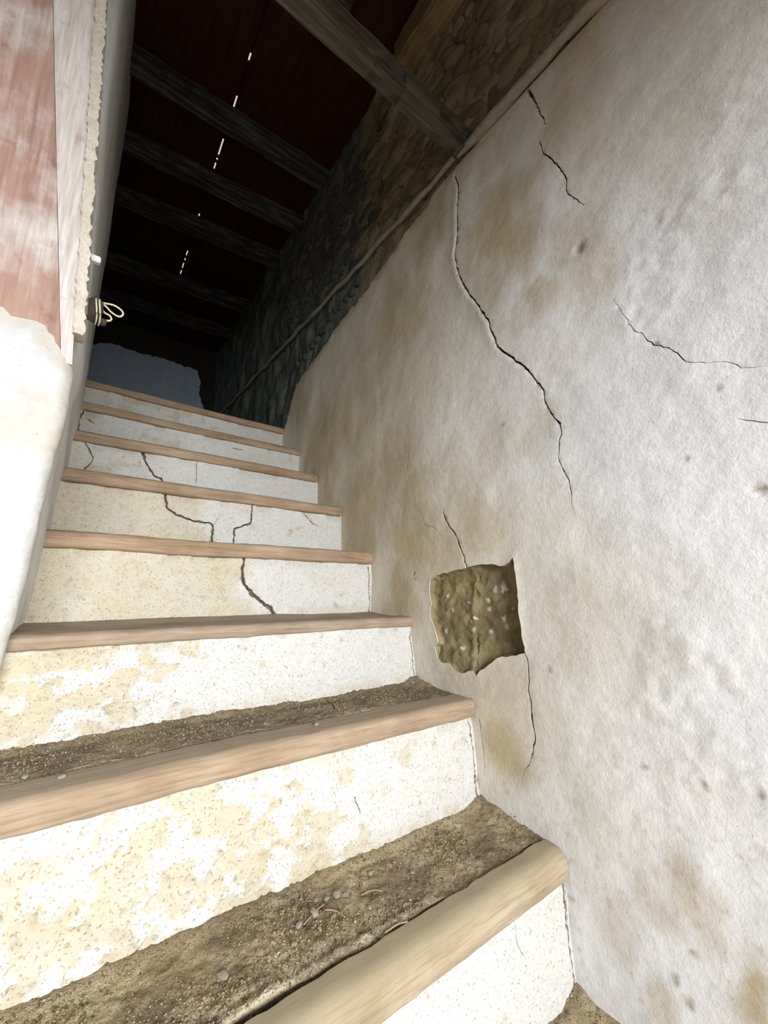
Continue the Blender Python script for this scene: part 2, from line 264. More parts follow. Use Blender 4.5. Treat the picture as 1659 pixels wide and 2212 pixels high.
def wood(name, c_dark, c_mid, c_light, axis='x', fine=1.0, b=.35, rough=.75, grey=None):
    m, nt, bs = newmat(name, rough)
    st = {'x': (1.6, 26, 26), 'y': (26, 1.6, 26), 'z': (26, 26, 1.6)}[axis]
    v = texco(nt, st); n1 = noise(nt, v, 2.2 * fine, 6, .65); n2 = noise(nt, v, 9 * fine, 4, .6)
    v0 = texco(nt); n3 = noise(nt, v0, 9, 4)
    c = ramp(nt, n1, [(.25, c_dark), (.48, c_mid), (.75, c_light)])
    c = mul(nt, c, ramp(nt, n2, [(.3, .72), (.55, 1.0)]))
    c = mul(nt, c, ramp(nt, n3, [(.3, (.78, .74, .68)), (.6, (1, 1, 1))]))
    nt.links.new(c, bs.inputs['Base Color'])
    bump(nt, bs, [(n1, b, .004), (n2, b, .0015)])
    return m
def dusty(m, dust, lo=.35, hi=.95, amt=.85):
    nt = m.node_tree; b = nt.nodes['Principled BSDF']; src = b.inputs['Base Color'].links[0].from_socket
    gm = nd(nt, 'ShaderNodeNewGeometry'); sx = nd(nt, 'ShaderNodeSeparateXYZ'); nt.links.new(gm.outputs['Normal'], sx.inputs[0])
    mr = nd(nt, 'ShaderNodeMapRange'); mr.inputs['From Min'].default_value = lo; mr.inputs['From Max'].default_value = hi; mr.inputs['To Max'].default_value = amt
    nt.links.new(sx.outputs['Z'], mr.inputs['Value']); nt.links.new(mixn(nt, mr.outputs['Result'], src, dust), b.inputs['Base Color']); return m
M['nosing'] = wood('nosing_wood', (.21, .135, .08), (.33, .23, .15), (.44, .325, .225))
M['nosing_pale'] = wood('nosing_wood_pale', (.265, .185, .122), (.35, .257, .176), (.44, .34, .245))
M['nosing_dusty'] = dusty(wood('nosing_wood_dusty', (.30, .23, .155), (.38, .30, .205), (.44, .355, .255), b=.15), (.30, .24, .155))
M['nosing_clean'] = wood('nosing_wood_clean', (.24, .172, .115), (.32, .24, .168), (.40, .315, .235))
dusty(M['nosing_pale'], (.32, .25, .17), .5, 1.0, .6)
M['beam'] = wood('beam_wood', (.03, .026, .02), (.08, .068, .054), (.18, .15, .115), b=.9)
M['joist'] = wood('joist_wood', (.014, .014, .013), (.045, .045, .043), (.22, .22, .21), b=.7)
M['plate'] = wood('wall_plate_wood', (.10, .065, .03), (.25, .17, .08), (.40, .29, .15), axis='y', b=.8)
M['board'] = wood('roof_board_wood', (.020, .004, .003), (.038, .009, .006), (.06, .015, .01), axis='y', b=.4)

def simple(name, c0, c1, scale=40, b=.3, rough=.85, speck=None):
    m, nt, bs = newmat(name, rough); v = texco(nt); n = noise(nt, v, scale, 5); n2 = noise(nt, v, scale * 5, 3)
    c = mixn(nt, n, c0, c1); c = mul(nt, c, ramp(nt, n2, [(.3, .8), (.6, 1.0)])); nt.links.new(c, bs.inputs['Base Color'])
    bump(nt, bs, [(n, b, .005), (n2, b, .002)]); return m
M['batten'] = simple('batten_paint', (.16, .14, .11), (.42, .37, .29), 38, .8)
M['concrete'] = simple('tread_cement', (.38, .32, .23), (.52, .45, .34), 25, .4)
M['floor'] = simple('floor_cement', (.42, .34, .24), (.55, .46, .34), 12, .3)
M['stone'] = simple('rubble_stone', (.25, .19, .11), (.46, .365, .23), 18, .8)
M['stone_pale'] = simple('rubble_stone_pale', (.34, .275, .18), (.54, .455, .33), 18, .8)
M['stone_grey'] = simple('rubble_stone_grey', (.08, .09, .08), (.19, .20, .18), 18, .8)
M['pebble'] = simple('pebble_chip', (.54, .47, .33), (.66, .59, .44), 90, .6)
M['pebble_grey'] = simple('pebble_grey', (.22, .2, .16), (.38, .34, .28), 90, .4)
M['straw'] = simple('dry_twig', (.30, .21, .11), (.45, .34, .2), 90, .3)
M['white_wall'] = simple('limewash', (.62, .62, .60), (.72, .71, .68), 8, .3)
M['attic_wash'] = simple('attic_limewash', (.40, .48, .58), (.50, .58, .68), 9, .5)
M['dark_wall'] = simple('attic_bare_wall', (.02, .019, .018), (.04, .037, .033), 9, .6)
M['string'] = simple('cotton_string', (.62, .56, .38), (.74, .68, .5), 200, .3)
M['peg'] = simple('dark_peg', (.05, .035, .03), (.22, .17, .145), 45, .6)
M['white_paint'] = simple('white_paint', (.78, .78, .8), (.82, .82, .82), 60, .2)

def painted_board(name, white_from, red_amt):
    """weathered red lead paint under worn white distemper, streaked along the grain"""
    m, nt, bs = newmat(name, .8)
    v = texco(nt, (30, 30, 2.0)); g = noise(nt, v, 1.6, 6, .65); g2 = noise(nt, v, 6, 4, .6)
    v0 = texco(nt); p = noise(nt, v0, 7, 5, .6); p2 = noise(nt, v0, 22, 4)
    red = ramp(nt, g, [(.3, (.22, .105, .07)), (.5, (.33, .19, .135)), (.8, (.44, .32, .25))])
    pale = ramp(nt, g2, [(.3, (.46, .38, .335)), (.55, (.58, .53, .50)), (.85, (.70, .69, .70))])
    ad = nd(nt, 'ShaderNodeMath', operation='ADD'); nt.links.new(p, ad.inputs[0])
    mu = nd(nt, 'ShaderNodeMath', operation='MULTIPLY'); mu.inputs[1].default_value = .35; nt.links.new(g, mu.inputs[0]); nt.links.new(mu.outputs[0], ad.inputs[1])
    f = ramp(nt, ad.outputs[0], [(red_amt - .13, 0.12), (red_amt + .13, 1.0)])
    c = mixn(nt, f, red, pale)
    c = mul(nt, c, ramp(nt, p2, [(.28, (.6, .5, .45)), (.42, (1, 1, 1))]), .6)
    nt.links.new(c, bs.inputs['Base Color']); bump(nt, bs, [(g, .5, .003), (p2, .3, .003)])
    return m
M['board_red'] = painted_board('painted_board_red', 0, .76)
M['board_mid'] = painted_board('painted_board_mid', 0, .60)
M['board_white'] = painted_board('painted_board_white', 0, .44)
M['edge_paint'] = simple('chipped_cream_paint', (.46, .38, .27), (.74, .70, .63), 45, 1.0)

# ------------------------------------------------------------------ setting: right wall (plaster coat with cracks and a broken patch)
BOT = -1.0
topline = [(-1.3, 1.372), (.3, 1.374), (.55, 1.372), (.8, 1.366), (.93, 1.352)]
tl = [(p[0], p[1]) for p in TOP][::-1]
tl = [p for p in tl if p[0] > .95]
out_top = [tuple(p) for p in topline] + tl
P2, _ = refine_line(out_top[4:], [0.001] * (len(out_top) - 4), .018, .008, 77)
OUT = [(-1.3, BOT), (2.19, BOT), (2.19, .8)][:2] + [(2.2, .79)] + [tuple(p) for p in P2[::-1]] + [tuple(p) for p in topline[:-1][::-1]]
holeP, _ = refine_line(HOLE + [HOLE[0]], [.001] * (len(HOLE) + 1), .012, .0022, 5); holeP = holeP[:-1]
G = np.vstack([grid(.03, 1.3, -1.0, 1.38, .0085, seed=1), grid(1.31, 2.2, -.3, 1.3, .013, seed=2), grid(-1.3, .02, -1.0, 1.37, .06, seed=3)])
V, F, dep = sheet(OUT, G, WC, seed=3, step=.007, jit=.0021, holes=[holeP])
def wall_h(u, v):
    """gentle hand-trowelled waviness, + is out of the wall"""
    h = (fbm(u, v, 3.1, 3, 11) - .5) * .016 + (fbm(u, v * .8, 14, 3, 21) - .5) * .0042
    blist = sstep(.60, .78, fbm(u, v, 7, 2, 31)) * sstep(.7, .2, u)
    h = h + blist * (fbm(u, v, 60, 2, 41) - .3) * .0045
    return h - .003
h = wall_h(V[:, 0], V[:, 1])
# the coat is lifted along one side of the long crack
d0, par0 = segdist(V[:, 0], V[:, 1], WC[0][0]); side = np.zeros(len(V))
L0 = np.array(WC[0][0]); side = sstep(0, .01, V[:, 0] - np.interp(-V[:, 1], -L0[:, 1], L0[:, 0]))
h = h + side * np.exp(-d0 / .02) * .006 * sstep(.4, .75, V[:, 1])
for (c, r) in [p for p in PITS if p[1] > .006]:
    q = np.hypot(V[:, 0] - c[0], (V[:, 1] - c[1]) * .8); h = h - .006 * np.clip(1 - (q / max(r, .006)) ** 2, 0, 1) * min(1, r / .006)
dh, _ = segdist(V[:, 0], V[:, 1], np.vstack([holeP, holeP[:1]])); h = h + .003 * np.exp(-dh / .01) * (fbm(V[:, 0], V[:, 1], 30, 2, 8))
# slight extra plaster thickness fades where it tears off at the top
u, v = V[:, 0], V[:, 1]
stain_shade = np.zeros(len(V)); wrp = (fbm(u, v, 7, 4, 51) - .5) * .16; wrq = (fbm(u, v, 7, 4, 61) - .5) * .16
for (c, r, a) in STAIN: stain_shade = np.maximum(stain_shade, a * sstep(1.35, .35, np.hypot((u + wrp - c[0]), (v + wrq - c[1]) * .75) / (r * 1.1)))
streak = fbm(u * 9, v * 1.6, 3.0, 4, 71)
stain_shade = stain_shade * (.55 + .9 * streak) + .34 * sstep(.45, .8, fbm(u, v * .6, 5, 4, 81)) + .42 * sstep(.35, 1.15, u + (fbm(u, v, 4, 3, 99) - .5) * .5) * (.55 + .6 * streak)  # last term paints the wall's warm far shade in with the stains
for (c, r, a) in PALE: stain_shade = stain_shade - a * .6 * sstep(1.2, .3, np.hypot(u + wrp * .7 - c[0], v + wrq * .7 - c[1]) / (r * 1.2))
stain_shade = np.clip(stain_shade, 0, 1)
c_w = np.array((.82, .822, .835)); c_t = np.array((.54, .445, .295))
yel = sstep(.22, .85, u + (fbm(u, v, 3, 3, 123) - .5) * .5 - .25 * sstep(.1, 1.0, v)) * .75  # warm bounce light painted as a tint on the far, lower plaster
c_b = mixc(c_w, (.78, .715, .58), yel)
colr = c_b * (1 - stain_shade[:, None]) + c_t[None] * stain_shade[:, None]
edge_dirt = sstep(.05, 0, np.interp(u, [p[0] for p in out_top], [p[1] for p in out_top]) - v) * .6
colr = mixc(colr, (.36, .28, .17), edge_dirt * sstep(.3, .6, fbm(u, v, 12, 3, 91)))
sp = sstep(.76, .82, fbm(u * 2.4 + v * 1.1, v * .8, 85, 2, 95)) * sstep(.0, -.5, v); colr = mixc(colr, (.46, .40, .34), sp * .45)
colr = mixc(colr, (.17, .125, .08), np.clip(dep / .004, 0, 1))      # crack shade painted in by depth, in a mortar brown
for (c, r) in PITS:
    q = np.hypot(u - c[0], (v - c[1]) * .8); colr = mixc(colr, (.33, .26, .18), sstep(max(r, .006), max(r, .006) * .5, q) * .8)  # pits painted brown for their shade; the small ones are colour only
V3 = np.stack([WX - h + dep, u, v], 1)
F = F[:, ::-1]
n_front = len(V3)
V4, F4, ids = skirt(V3, F, (.03, 0, 0))
colr = np.vstack([colr, np.tile((.40, .31, .19), (len(ids), 1))])
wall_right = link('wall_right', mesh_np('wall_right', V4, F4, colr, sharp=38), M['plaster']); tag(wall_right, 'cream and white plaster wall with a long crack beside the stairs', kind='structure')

# broken-out patch: recessed mortar with rough sides
g = grid(.58, .93, -.27, .07, .0055, seed=8)
Vm, Fm, _ = sheet(holeP, g, [])
def mortar_d(u, v):
    d = .016 + .020 * sstep(.86, .60, u)
    rd, rp = segdist(u, v, RIDGE); rl = np.interp(v, [p[1] for p in RIDGE][::-1], [p[0] for p in RIDGE][::-1])
    d = d - .007 * np.exp(-(rd / .014) ** 2) + .004 * (u < rl) + .008 * np.exp(-(rd / .0035) ** 2) * sstep(.3, .6, fbm(u, v, 40, 2, 3))
    d = d + (fbm(u, v, 45, 4, 7) - .5) * .012 + (fbm(u, v, 130, 2, 9) - .5) * .006
    d = d - .014 * sstep(-.185, -.24, v) * (.5 + fbm(u, v, 45, 3, 13)) - .006 * sstep(.0, .04, v)
    return d
dm = mortar_d(Vm[:, 0], Vm[:, 1])
de, _ = segdist(Vm[:, 0], Vm[:, 1], np.vstack([holeP, holeP[:1]]))
ring = de < 1e-4
dm = np.where(ring, .0, dm); near = (~ring) & (de < .006); dm = np.where(near, dm * .85, dm)
hm = wall_h(Vm[:, 0], Vm[:, 1])
cm = mixc(np.array((.225, .175, .085)), (.33, .265, .145), sstep(.35, .65, fbm(Vm[:, 0], Vm[:, 1], 28, 4, 17)))
for (c, r) in HFLECK:
    q = np.hypot(Vm[:, 0] - c[0], Vm[:, 1] - c[1]) + (fbm(Vm[:, 0], Vm[:, 1], 120, 2, 19) - .5) * r; k = sstep(r * .85, r * .5, q); cm = mixc(cm, (.68, .63, .54), k); dm = dm - .003 * k
mp = link('mortar_patch', mesh_np('mortar_patch', np.stack([WX - hm + dm + .0005, Vm[:, 0], Vm[:, 1]], 1), Fm[:, ::-1], cm, sharp=50), M['mortar'], wall_right)
mp['label'] = 'brown mortar showing in the square broken patch'

# ------------------------------------------------------------------ rough masonry above the plaster, with its stones
def rough_h(u, v): return (fbm(u, v, 6, 3, 5) - .5) * .04 + (fbm(u, v * .7, 22, 3, 6) - .5) * .022
GX = WX + .022
gu = np.concatenate([np.linspace(-1.3, .1, 8), np.linspace(.13, 2.3, 150), np.linspace(2.33, 4.4, 70)]); gv = np.linspace(.2, 2.42, 110)
U, Vv = np.meshgrid(gu, gv); U = U.ravel(); Vv = Vv.ravel(); nu = len(gu)
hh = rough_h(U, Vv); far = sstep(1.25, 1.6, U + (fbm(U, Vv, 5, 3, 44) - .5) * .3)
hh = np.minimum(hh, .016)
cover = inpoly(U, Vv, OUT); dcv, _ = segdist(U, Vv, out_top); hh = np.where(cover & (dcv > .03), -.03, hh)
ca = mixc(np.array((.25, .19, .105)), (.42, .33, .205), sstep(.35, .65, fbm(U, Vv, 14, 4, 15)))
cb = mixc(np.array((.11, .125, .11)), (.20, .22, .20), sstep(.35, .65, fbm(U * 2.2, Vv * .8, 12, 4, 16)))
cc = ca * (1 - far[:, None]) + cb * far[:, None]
Fq = [(j * nu + i, j * nu + i + 1, (j + 1) * nu + i + 1, (j + 1) * nu + i) for j in range(len(gv) - 1) for i in range(nu - 1)]
Fq = [f[::-1] for f in Fq]
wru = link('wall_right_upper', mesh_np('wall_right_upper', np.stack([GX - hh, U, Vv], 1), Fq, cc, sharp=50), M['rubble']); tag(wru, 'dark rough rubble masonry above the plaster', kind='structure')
def stone_mesh(k, m):
    rng = random.Random(k); bm = bmesh.new(); bmesh.ops.create_icosphere(bm, subdivisions=2, radius=1)
    off = Vector((rng.uniform(0, 50), rng.uniform(0, 50), 0))
    for v in bm.verts:
        c = v.co.copy(); a = max(abs(c.x), abs(c.y), abs(c.z)); c = c.lerp(c / a * .9, .45)
        n = float(vnoise(np.array([c.x * 1.7 + off.x + c.z]), np.array([c.y * 1.7 + off.y - c.z]), k)[0]); v.co = c * (.75 + .5 * n)
    me = bpy.data.meshes.new('stone'); bm.to_mesh(me); bm.free(); me.materials.append(m)
    me.polygons.foreach_set('use_smooth', [True] * len(me.polygons)); me.set_sharp_from_angle(angle=math.radians(35)); return me
SM = {k: [stone_mesh(i + 10 * j, M[k]) for i in range(4)] for j, k in enumerate(('stone', 'stone_pale', 'stone_grey'))}
rng = random.Random(9); nst = 0
z = 1.43
while z < 2.2:
    y = .28 + rng.uniform(0, .05)
    while y < 2.35:
        wd = rng.uniform(.035, .12); ht = rng.uniform(.025, .055)
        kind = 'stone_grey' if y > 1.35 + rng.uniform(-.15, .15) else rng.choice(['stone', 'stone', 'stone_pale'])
        if nst < 290 and rng.random() < .93:
            o = link('stone', rng.choice(SM[kind]), None, wru); yy = y + wd / 2
            o.location = (GX - float(rough_h(np.array([yy]), np.array([z]))[0]) * .7 + rng.uniform(-.002, .006), yy, z + rng.uniform(-.018, .018))
            o.scale = (rng.uniform(.008, .015), wd * .56, ht * .6); o.rotation_euler = (rng.uniform(-.3, .3), rng.uniform(-.2, .2), rng.uniform(-.1, .1)); nst += 1
        y += wd + rng.uniform(.0, .012)
    z += .052
z = 1.33
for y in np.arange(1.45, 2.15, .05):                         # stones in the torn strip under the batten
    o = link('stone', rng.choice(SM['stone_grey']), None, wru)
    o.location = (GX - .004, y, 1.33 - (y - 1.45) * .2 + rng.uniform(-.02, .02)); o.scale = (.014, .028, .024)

# ------------------------------------------------------------------ batten along the wall
bp = []
for k in range(90):
    y = -1.2 + 5.0 * k / 89; bp.append((WX - .006 + .006 * math.sin(k * 1.7) * .4, y, 1.386 + .004 * math.sin(k * 0.9) + .003 * math.sin(k * 2.3) + max(0, y - 1.5) * .022))
br = [(.0145 + .002 * math.sin(k * 2.1) + random.uniform(0, .004)) if bp[k][1] < .74 else (.010 + .0015 * math.sin(k * 1.3)) for k in range(90)]
batten = link('wall_batten', tube('wall_batten', bp, br, 10), M['batten']); tag(batten, 'thin grey weathered batten running level along the wall top', 'batten')

# ------------------------------------------------------------------ left wall: core, plaster coat, far end
LXz = [-1.0, -.31, -.19, -.03, .15, .30, .40, .45, .58, .81, 1.02, 1.23, 2.45]
LXn = [-.125, -.110, -.104, -.088, -.081, -.070, -.071, -.080, -.085, -.100, -.110, -.122, -.15]   # near arris
LXf = [-.105, -.105, -.105, -.105, -.104, -.103, -.102, -.102, -.101, -.100, -.099, -.098, -.104]  # far end
zz = np.concatenate([np.arange(-1.0, 2.0, .025), [2.2, 2.42]]); prof = []
ylist = np.concatenate([[.972, .99], np.arange(1.03, 2.16, .04), [2.185, 2.195]])
for z in zz:
    a = np.interp(z, LXz, LXn); b = np.interp(z, LXz, LXf); row = [(-1.8, .968, z), (-.4, .968, z), (a - .012, .966, z)]
    for y in ylist:
        t = (y - .95) / 1.245; tt = t if z > .43 else t ** .7
        m_ = np.interp(z, [.40, .45, .58, .81, 1.02, 1.23, 2.45], [-.070, -.062, -.067, -.076, -.085, -.092, -.122]); t2 = (y - .966) / .084
        xs_ = a + (m_ - a) * t2 if y <= 1.05 else m_ + (b - m_) * (y - 1.05) / 1.145; k_ = float(sstep(.38, .50, z))
        x = (a * (1 - tt) + b * tt) * (1 - k_) + xs_ * k_ - (.006 if y > 2.19 else 0); x += (float(fbm(np.array([y]), np.array([z]), 4, 3, 23)[0]) - .5) * .010
        row.append((x, y, z))
    row += [(b - .03, 2.21, z), (-.6, 2.21, z), (-1.8, 2.21, z)]; prof.append(row)
n = len(prof[0]); Vl = [p for r in prof for p in r]; Fl = [(j * n + i, j * n + i + 1, (j + 1) * n + i + 1, (j + 1) * n + i) for j in range(len(prof) - 1) for i in range(n - 1)]
Va = np.array(Vl); cl = mixc(np.array((.82, .83, .83)), (.70, .67, .60), sstep(.45, .75, fbm(Va[:, 1] * 2, Va[:, 2] * .6, 6, 4, 33)))
wall_left = link('wall_left', mesh_np('wall_left', Vl, Fl, cl, sharp=50), M['plaster']); tag(wall_left, 'whitewashed wall on the left of the stairs', kind='structure')

arr = [(-.108, -.98), (-.104, -.31), (-.100, -.19), (-.085, -.03), (-.078, .15), (-.066, .30), (-.066, .36), (-.070, .405)]
brk = [(-.070, .405), (-.078, .393), (-.085, .397), (-.092, .412), (-.099, .420), (-.104, .433), (-.112, .437), (-.118, .448), (-.131, .452), (-.150, .449), (-.165, .446), (-.178, .458), (-.24, .462), (-.4, .47), (-1.75, .47)]
A1, _ = refine_line(arr, [.001] * len(arr), .03, .0012, 3); B1, _ = refine_line(brk, [.001] * len(brk), .010, .0030, 4)
ol = [tuple(p) for p in A1] + [tuple(p) for p in B1[1:]] + [(-1.75, -.98)]
g = np.vstack([grid(-.35, -.06, -.5, .47, .008, seed=4), grid(-1.75, -.36, -.98, .47, .06, seed=5)])
Vc, Fc, _ = sheet(ol, g, [])
dA, _ = segdist(Vc[:, 0], Vc[:, 1], A1); dB, _ = segdist(Vc[:, 0], Vc[:, 1], B1)
yc = .946 + .016 * np.clip(1 - dA / .02, 0, 1) ** 2 + .006 * np.clip(1 - dB / .03, 0, 1) + (fbm(Vc[:, 0], Vc[:, 1], 9, 3, 27) - .5) * .010 + (fbm(Vc[:, 0], Vc[:, 1], 40, 2, 28) - .5) * .003
ccol = mixc(np.array((.57, .57, .585)), (.51, .45, .345), np.clip(sstep(.05, .0, dB) * .6 + sstep(.03, .0, dA) * .35 + .5 * sstep(.5, .8, fbm(Vc[:, 0], Vc[:, 1], 8, 4, 29)), 0, 1))
V4, F4, ids = skirt(np.stack([Vc[:, 0], yc, Vc[:, 1]], 1), Fc, (0, .022, 0))
ccol = np.vstack([ccol, np.tile((.62, .54, .40), (len(ids), 1))])
coat = link('plaster_coat', mesh_np('plaster_coat', V4, F4, ccol, sharp=60), M['plaster'], wall_left); coat['label'] = 'thick white plaster coat broken off along its top edge'

# painted timber door post above the plaster
post = bpy.data.objects.new('door_post', None); COL.objects.link(post); post.location = (-.11, .955, .45)
tag(post, 'weathered red and white painted timber post on the left wall', 'post')
bpy.context.view_layer.update(); pinv = post.matrix_world.inverted()
def lean_board(name, xb0, xb1, xt0, xt1, y0, y1, z0, z1, mat, jag=0.0, seed=0, nz=60, nx=4):
    """upright board, bottom edge xb0..xb1 at z=.45 and top xt0..xt1 at z=1.23"""
    rng = random.Random(seed); Vb = []; Fb = []
    for j in range(nz + 1):
        z = z0 + (z1 - z0) * j / nz; t = (z - .45) / .78; a = xb0 + (xt0 - xb0) * t; b = xb1 + (xt1 - xb1) * t
        a += rng.uniform(-jag, jag) * .6; b += rng.uniform(-jag, jag)
        loop = [(a + (b - a) * i / nx, y0 + (.0012 if i in (0, nx) else 0) + rng.uniform(-jag, jag) * .4, z) for i in range(nx + 1)] + [(b - (b - a) * i / nx, y1, z) for i in range(nx + 1)]
        Vb += loop
    m = 2 * (nx + 1)
    for j in range(nz):
        for i in range(m): Fb.append((j * m + i, j * m + (i + 1) % m, (j + 1) * m + (i + 1) % m, (j + 1) * m + i))
    Fb.append(tuple(range(m))[::-1]); Fb.append(tuple(nz * m + i for i in range(m)))
    o = link(name, mesh_np(name, Vb, Fb, sharp=35), mat, post); o.matrix_parent_inverse = pinv; return o
lean_board('board', -.30, -.0965, -.36, -.2055, .9556, .985, .34, 2.4, M['board_red'], .0006, 1)
lean_board('board', -.0955, -.074, -.2045, -.1285, .954, .985, .385, 2.4, M['board_white'], .0006, 3)
e = lean_board('edge_strip', -.0755, -.0585, -.130, -.111, .945, .985, .447, 2.4, M['edge_paint'], .0030, 4, nz=260)
e['label'] = 'chipped cream paint along the post edge'
for k in range(5):
    lean_board('board', -.30 - .17 * (k + 1), -.302 - .17 * k, -.36 - .17 * (k + 1), -.362 - .17 * k, .956, .985, .34, 2.4, M['board_red'], .0006, 20 + k)

# ------------------------------------------------------------------ staircase
stairs = bpy.data.objects.new('staircase', None); COL.objects.link(stairs); stairs.location = (.37, .3, -.97)
tag(stairs, 'steep plastered staircase with wooden nosings climbing between two walls', 'staircase')
bpy.context.view_layer.update(); sinv = stairs.matrix_world.inverted()
def spart(name, me, mat, parent=stairs):
    o = link(name, me, mat, parent); o.matrix_parent_inverse = sinv if parent is stairs else (sinv @ Matrix.Identity(4)); return o
def left_x(i): return -.95 if i < 2 else -.118
TOPZ = [ZS[i] + NH[i] for i in range(8)]
LEAN = [.02, .034, .034, .014, .016, .014, .012, .01]
PEEL = [.30, .52, .56, .26, .22, .25, .32, .36]
for i in range(8):
    zb = (TOPZ[i - 1] - .03) if i else -.80
    zt = ZS[i] + .012; x0, x1 = left_x(i), WX + .008; y0 = YS[i] + .007
    stp = .0045 if i < 3 else .006 if i < 5 else .008
    gx0 = -.45 if i < 2 else x0
    g = grid(gx0, x1, zb, zt, stp, seed=40 + i)
    if i < 2: g = np.vstack([g, grid(x0, gx0, zb, zt, .04, seed=60 + i)])
    ol = [(x0, zb), (x1, zb), (x1, zt), (x0, zt)]
    cr = [(c[0], c[1], c[2]) for c in RC[i]]
    V, F, dep = sheet(ol, g, cr, seed=50 + i, step=.0055, jit=.0026)
    u, v = V[:, 0], V[:, 1]; s = 100 + i * 7
    n1 = fbm(u * .9, v * 1.2, 17 if i not in (1, 2) else 27, 6, s, .62); n2 = fbm(u, v, 45, 3, s + 1)
    leftb = sstep(.55, 0., u) if i != 1 else sstep(.62, .15, u + (v + .45) * .9)
    amt = PEEL[i] * leftb + (.12 if i == 1 else 0)
    peel = sstep(.012, .0, np.abs(0)) * 0 + sstep(.0, .03, n1 + .12 * (n2 - .5) - (.76 - .52 * amt))
    if i in (3, 4):   # left half of these risers is bare cream render
        peel = np.maximum(peel, sstep(.06, -.06, u - ({3: .36, 4: .30}[i] + (n1 - .5) * .25)) * .85)
    if i in (1,):
        for (cx, cz, rr) in ((.47, -.40, .02), (.62, -.395, .022), (.41, -.47, .03), (.30, -.44, .022), (.555, -.44, .012)):
            q = np.hypot(u - cx, (v - cz)) + (n2 - .5) * .02; peel = np.maximum(peel, sstep(rr, rr * .7, q))
    hgt = (fbm(u, v, 5, 3, s + 2) - .5) * .010 + (n2 - .5) * .0022 - peel * .0028
    pit = sstep(.66, .78, fbm(u, v * 1.2, 110, 2, s + 3)) * (.35 + .65 * peel); hgt = hgt - pit * .0035
    chip = sstep(.030, .0, zt - .012 - v) * sstep(.52, .64, fbm(u, v * 0 + i, 16, 3, s + 5)); hgt = hgt - chip * .007
    c = mixc(np.array((.57, .555, .525)), (.505, .44, .315), np.clip(peel, 0, 1) * (.55 + .6 * fbm(u, v, 20, 3, s + 4)))
    c = mixc(c, (.47, .39, .25), .5 * sstep(.55, .8, fbm(u * .7, v, 9, 4, s + 6)) * (.4 + .6 * leftb))
    c = mixc(c, (.40, .33, .22), np.clip(pit * .5 + chip * .25, 0, 1))
    c = mixc(c, (.46, .39, .27), .55 * sstep(.03, .0, v - TOPZ[i - 1] if i else v + .76) * sstep(.3, .6, n1))
    c = mixc(c, (.52, .43, .28), .35 * sstep(.12, .0, u - x0))
    c = mixc(c, (.20, .15, .10), np.clip(dep / .004, 0, 1))  # riser cracks painted dark by depth to deepen their shade
    tz = (v - zb) / (zt - zb)
    Y = y0 - LEAN[i] * (1 - tz) - hgt + dep
    V4, F4, ids = skirt(np.stack([u, Y, v], 1), F, (0, .04, 0))
    c = np.vstack([c, np.tile((.5, .42, .3), (len(ids), 1))])
    r_ = spart('riser', mesh_np('riser', V4, F4, c, sharp=42), M['riser'])

def nosing_mesh(i):
    """worn rounded wooden bar with a flat board tail running under the tread finish"""
    hgt = NH[i]; y0 = YS[i] - .004; z0 = ZS[i]; x0 = left_x(i) + (.004 if i >= 2 else 0); x1 = WX + [.003, .004, .004, .003, .0, -.002, .003, .003][i]
    dpt = .046 if i > 1 else (.047 if i == 0 else .062)
    r = min(hgt * .42, .018); sec = []
    r2 = [.030, .016, .014, .015, .014, .014, .012, .012][i]
    for k in range(6): a = math.pi * (1.0 + .5 * k / 5); sec.append((r * .55 + r * .55 * math.cos(a), r * .55 + r * .55 * math.sin(a)))   # lower front
    sec.append((dpt, 0)); sec.append((dpt, hgt))
    for k in range(8): a = math.pi * (.5 + .5 * k / 7); sec.append((r2 + r2 * math.cos(a), hgt - r2 + r2 * math.sin(a)))
    nx = int((x1 - x0) / .012); rng = random.Random(i); Vn = []; Fn = []
    for j in range(nx + 1):
        x = x0 + (x1 - x0) * j / nx; e = min(j, nx - j); endr = (1 - min(1, e / 1.0)) * .12
        wv = (float(vnoise(np.array([x * 6]), np.array([i * 3.3]), 3)[0]) - .5) * .006; wz = (float(vnoise(np.array([x * 4]), np.array([i * 5.1 + 9]), 4)[0]) - .5) * .005
        for (a, b) in sec:
            nn = (float(vnoise(np.array([x * 45]), np.array([a * 60 + b * 90 + i * 11]), 5)[0]) - .5) * .0022
            Vn.append((x, y0 + a * (1 - endr) + endr * dpt / 2 * .3 + wv + nn, z0 + wz + hgt / 2 + (b - hgt / 2) * (1 - endr) + nn * .8))
    m = len(sec)
    for j in range(nx):
        for k in range(m): Fn.append((j * m + k, (j + 1) * m + k, (j + 1) * m + (k + 1) % m, j * m + (k + 1) % m))
    Fn.append(tuple(range(m))); Fn.append(tuple(nx * m + k for k in range(m))[::-1])
    Fn = [f[::-1] for f in Fn]
    return mesh_np('nosing', Vn, Fn, sharp=50)
DUSTY = {0, 1}
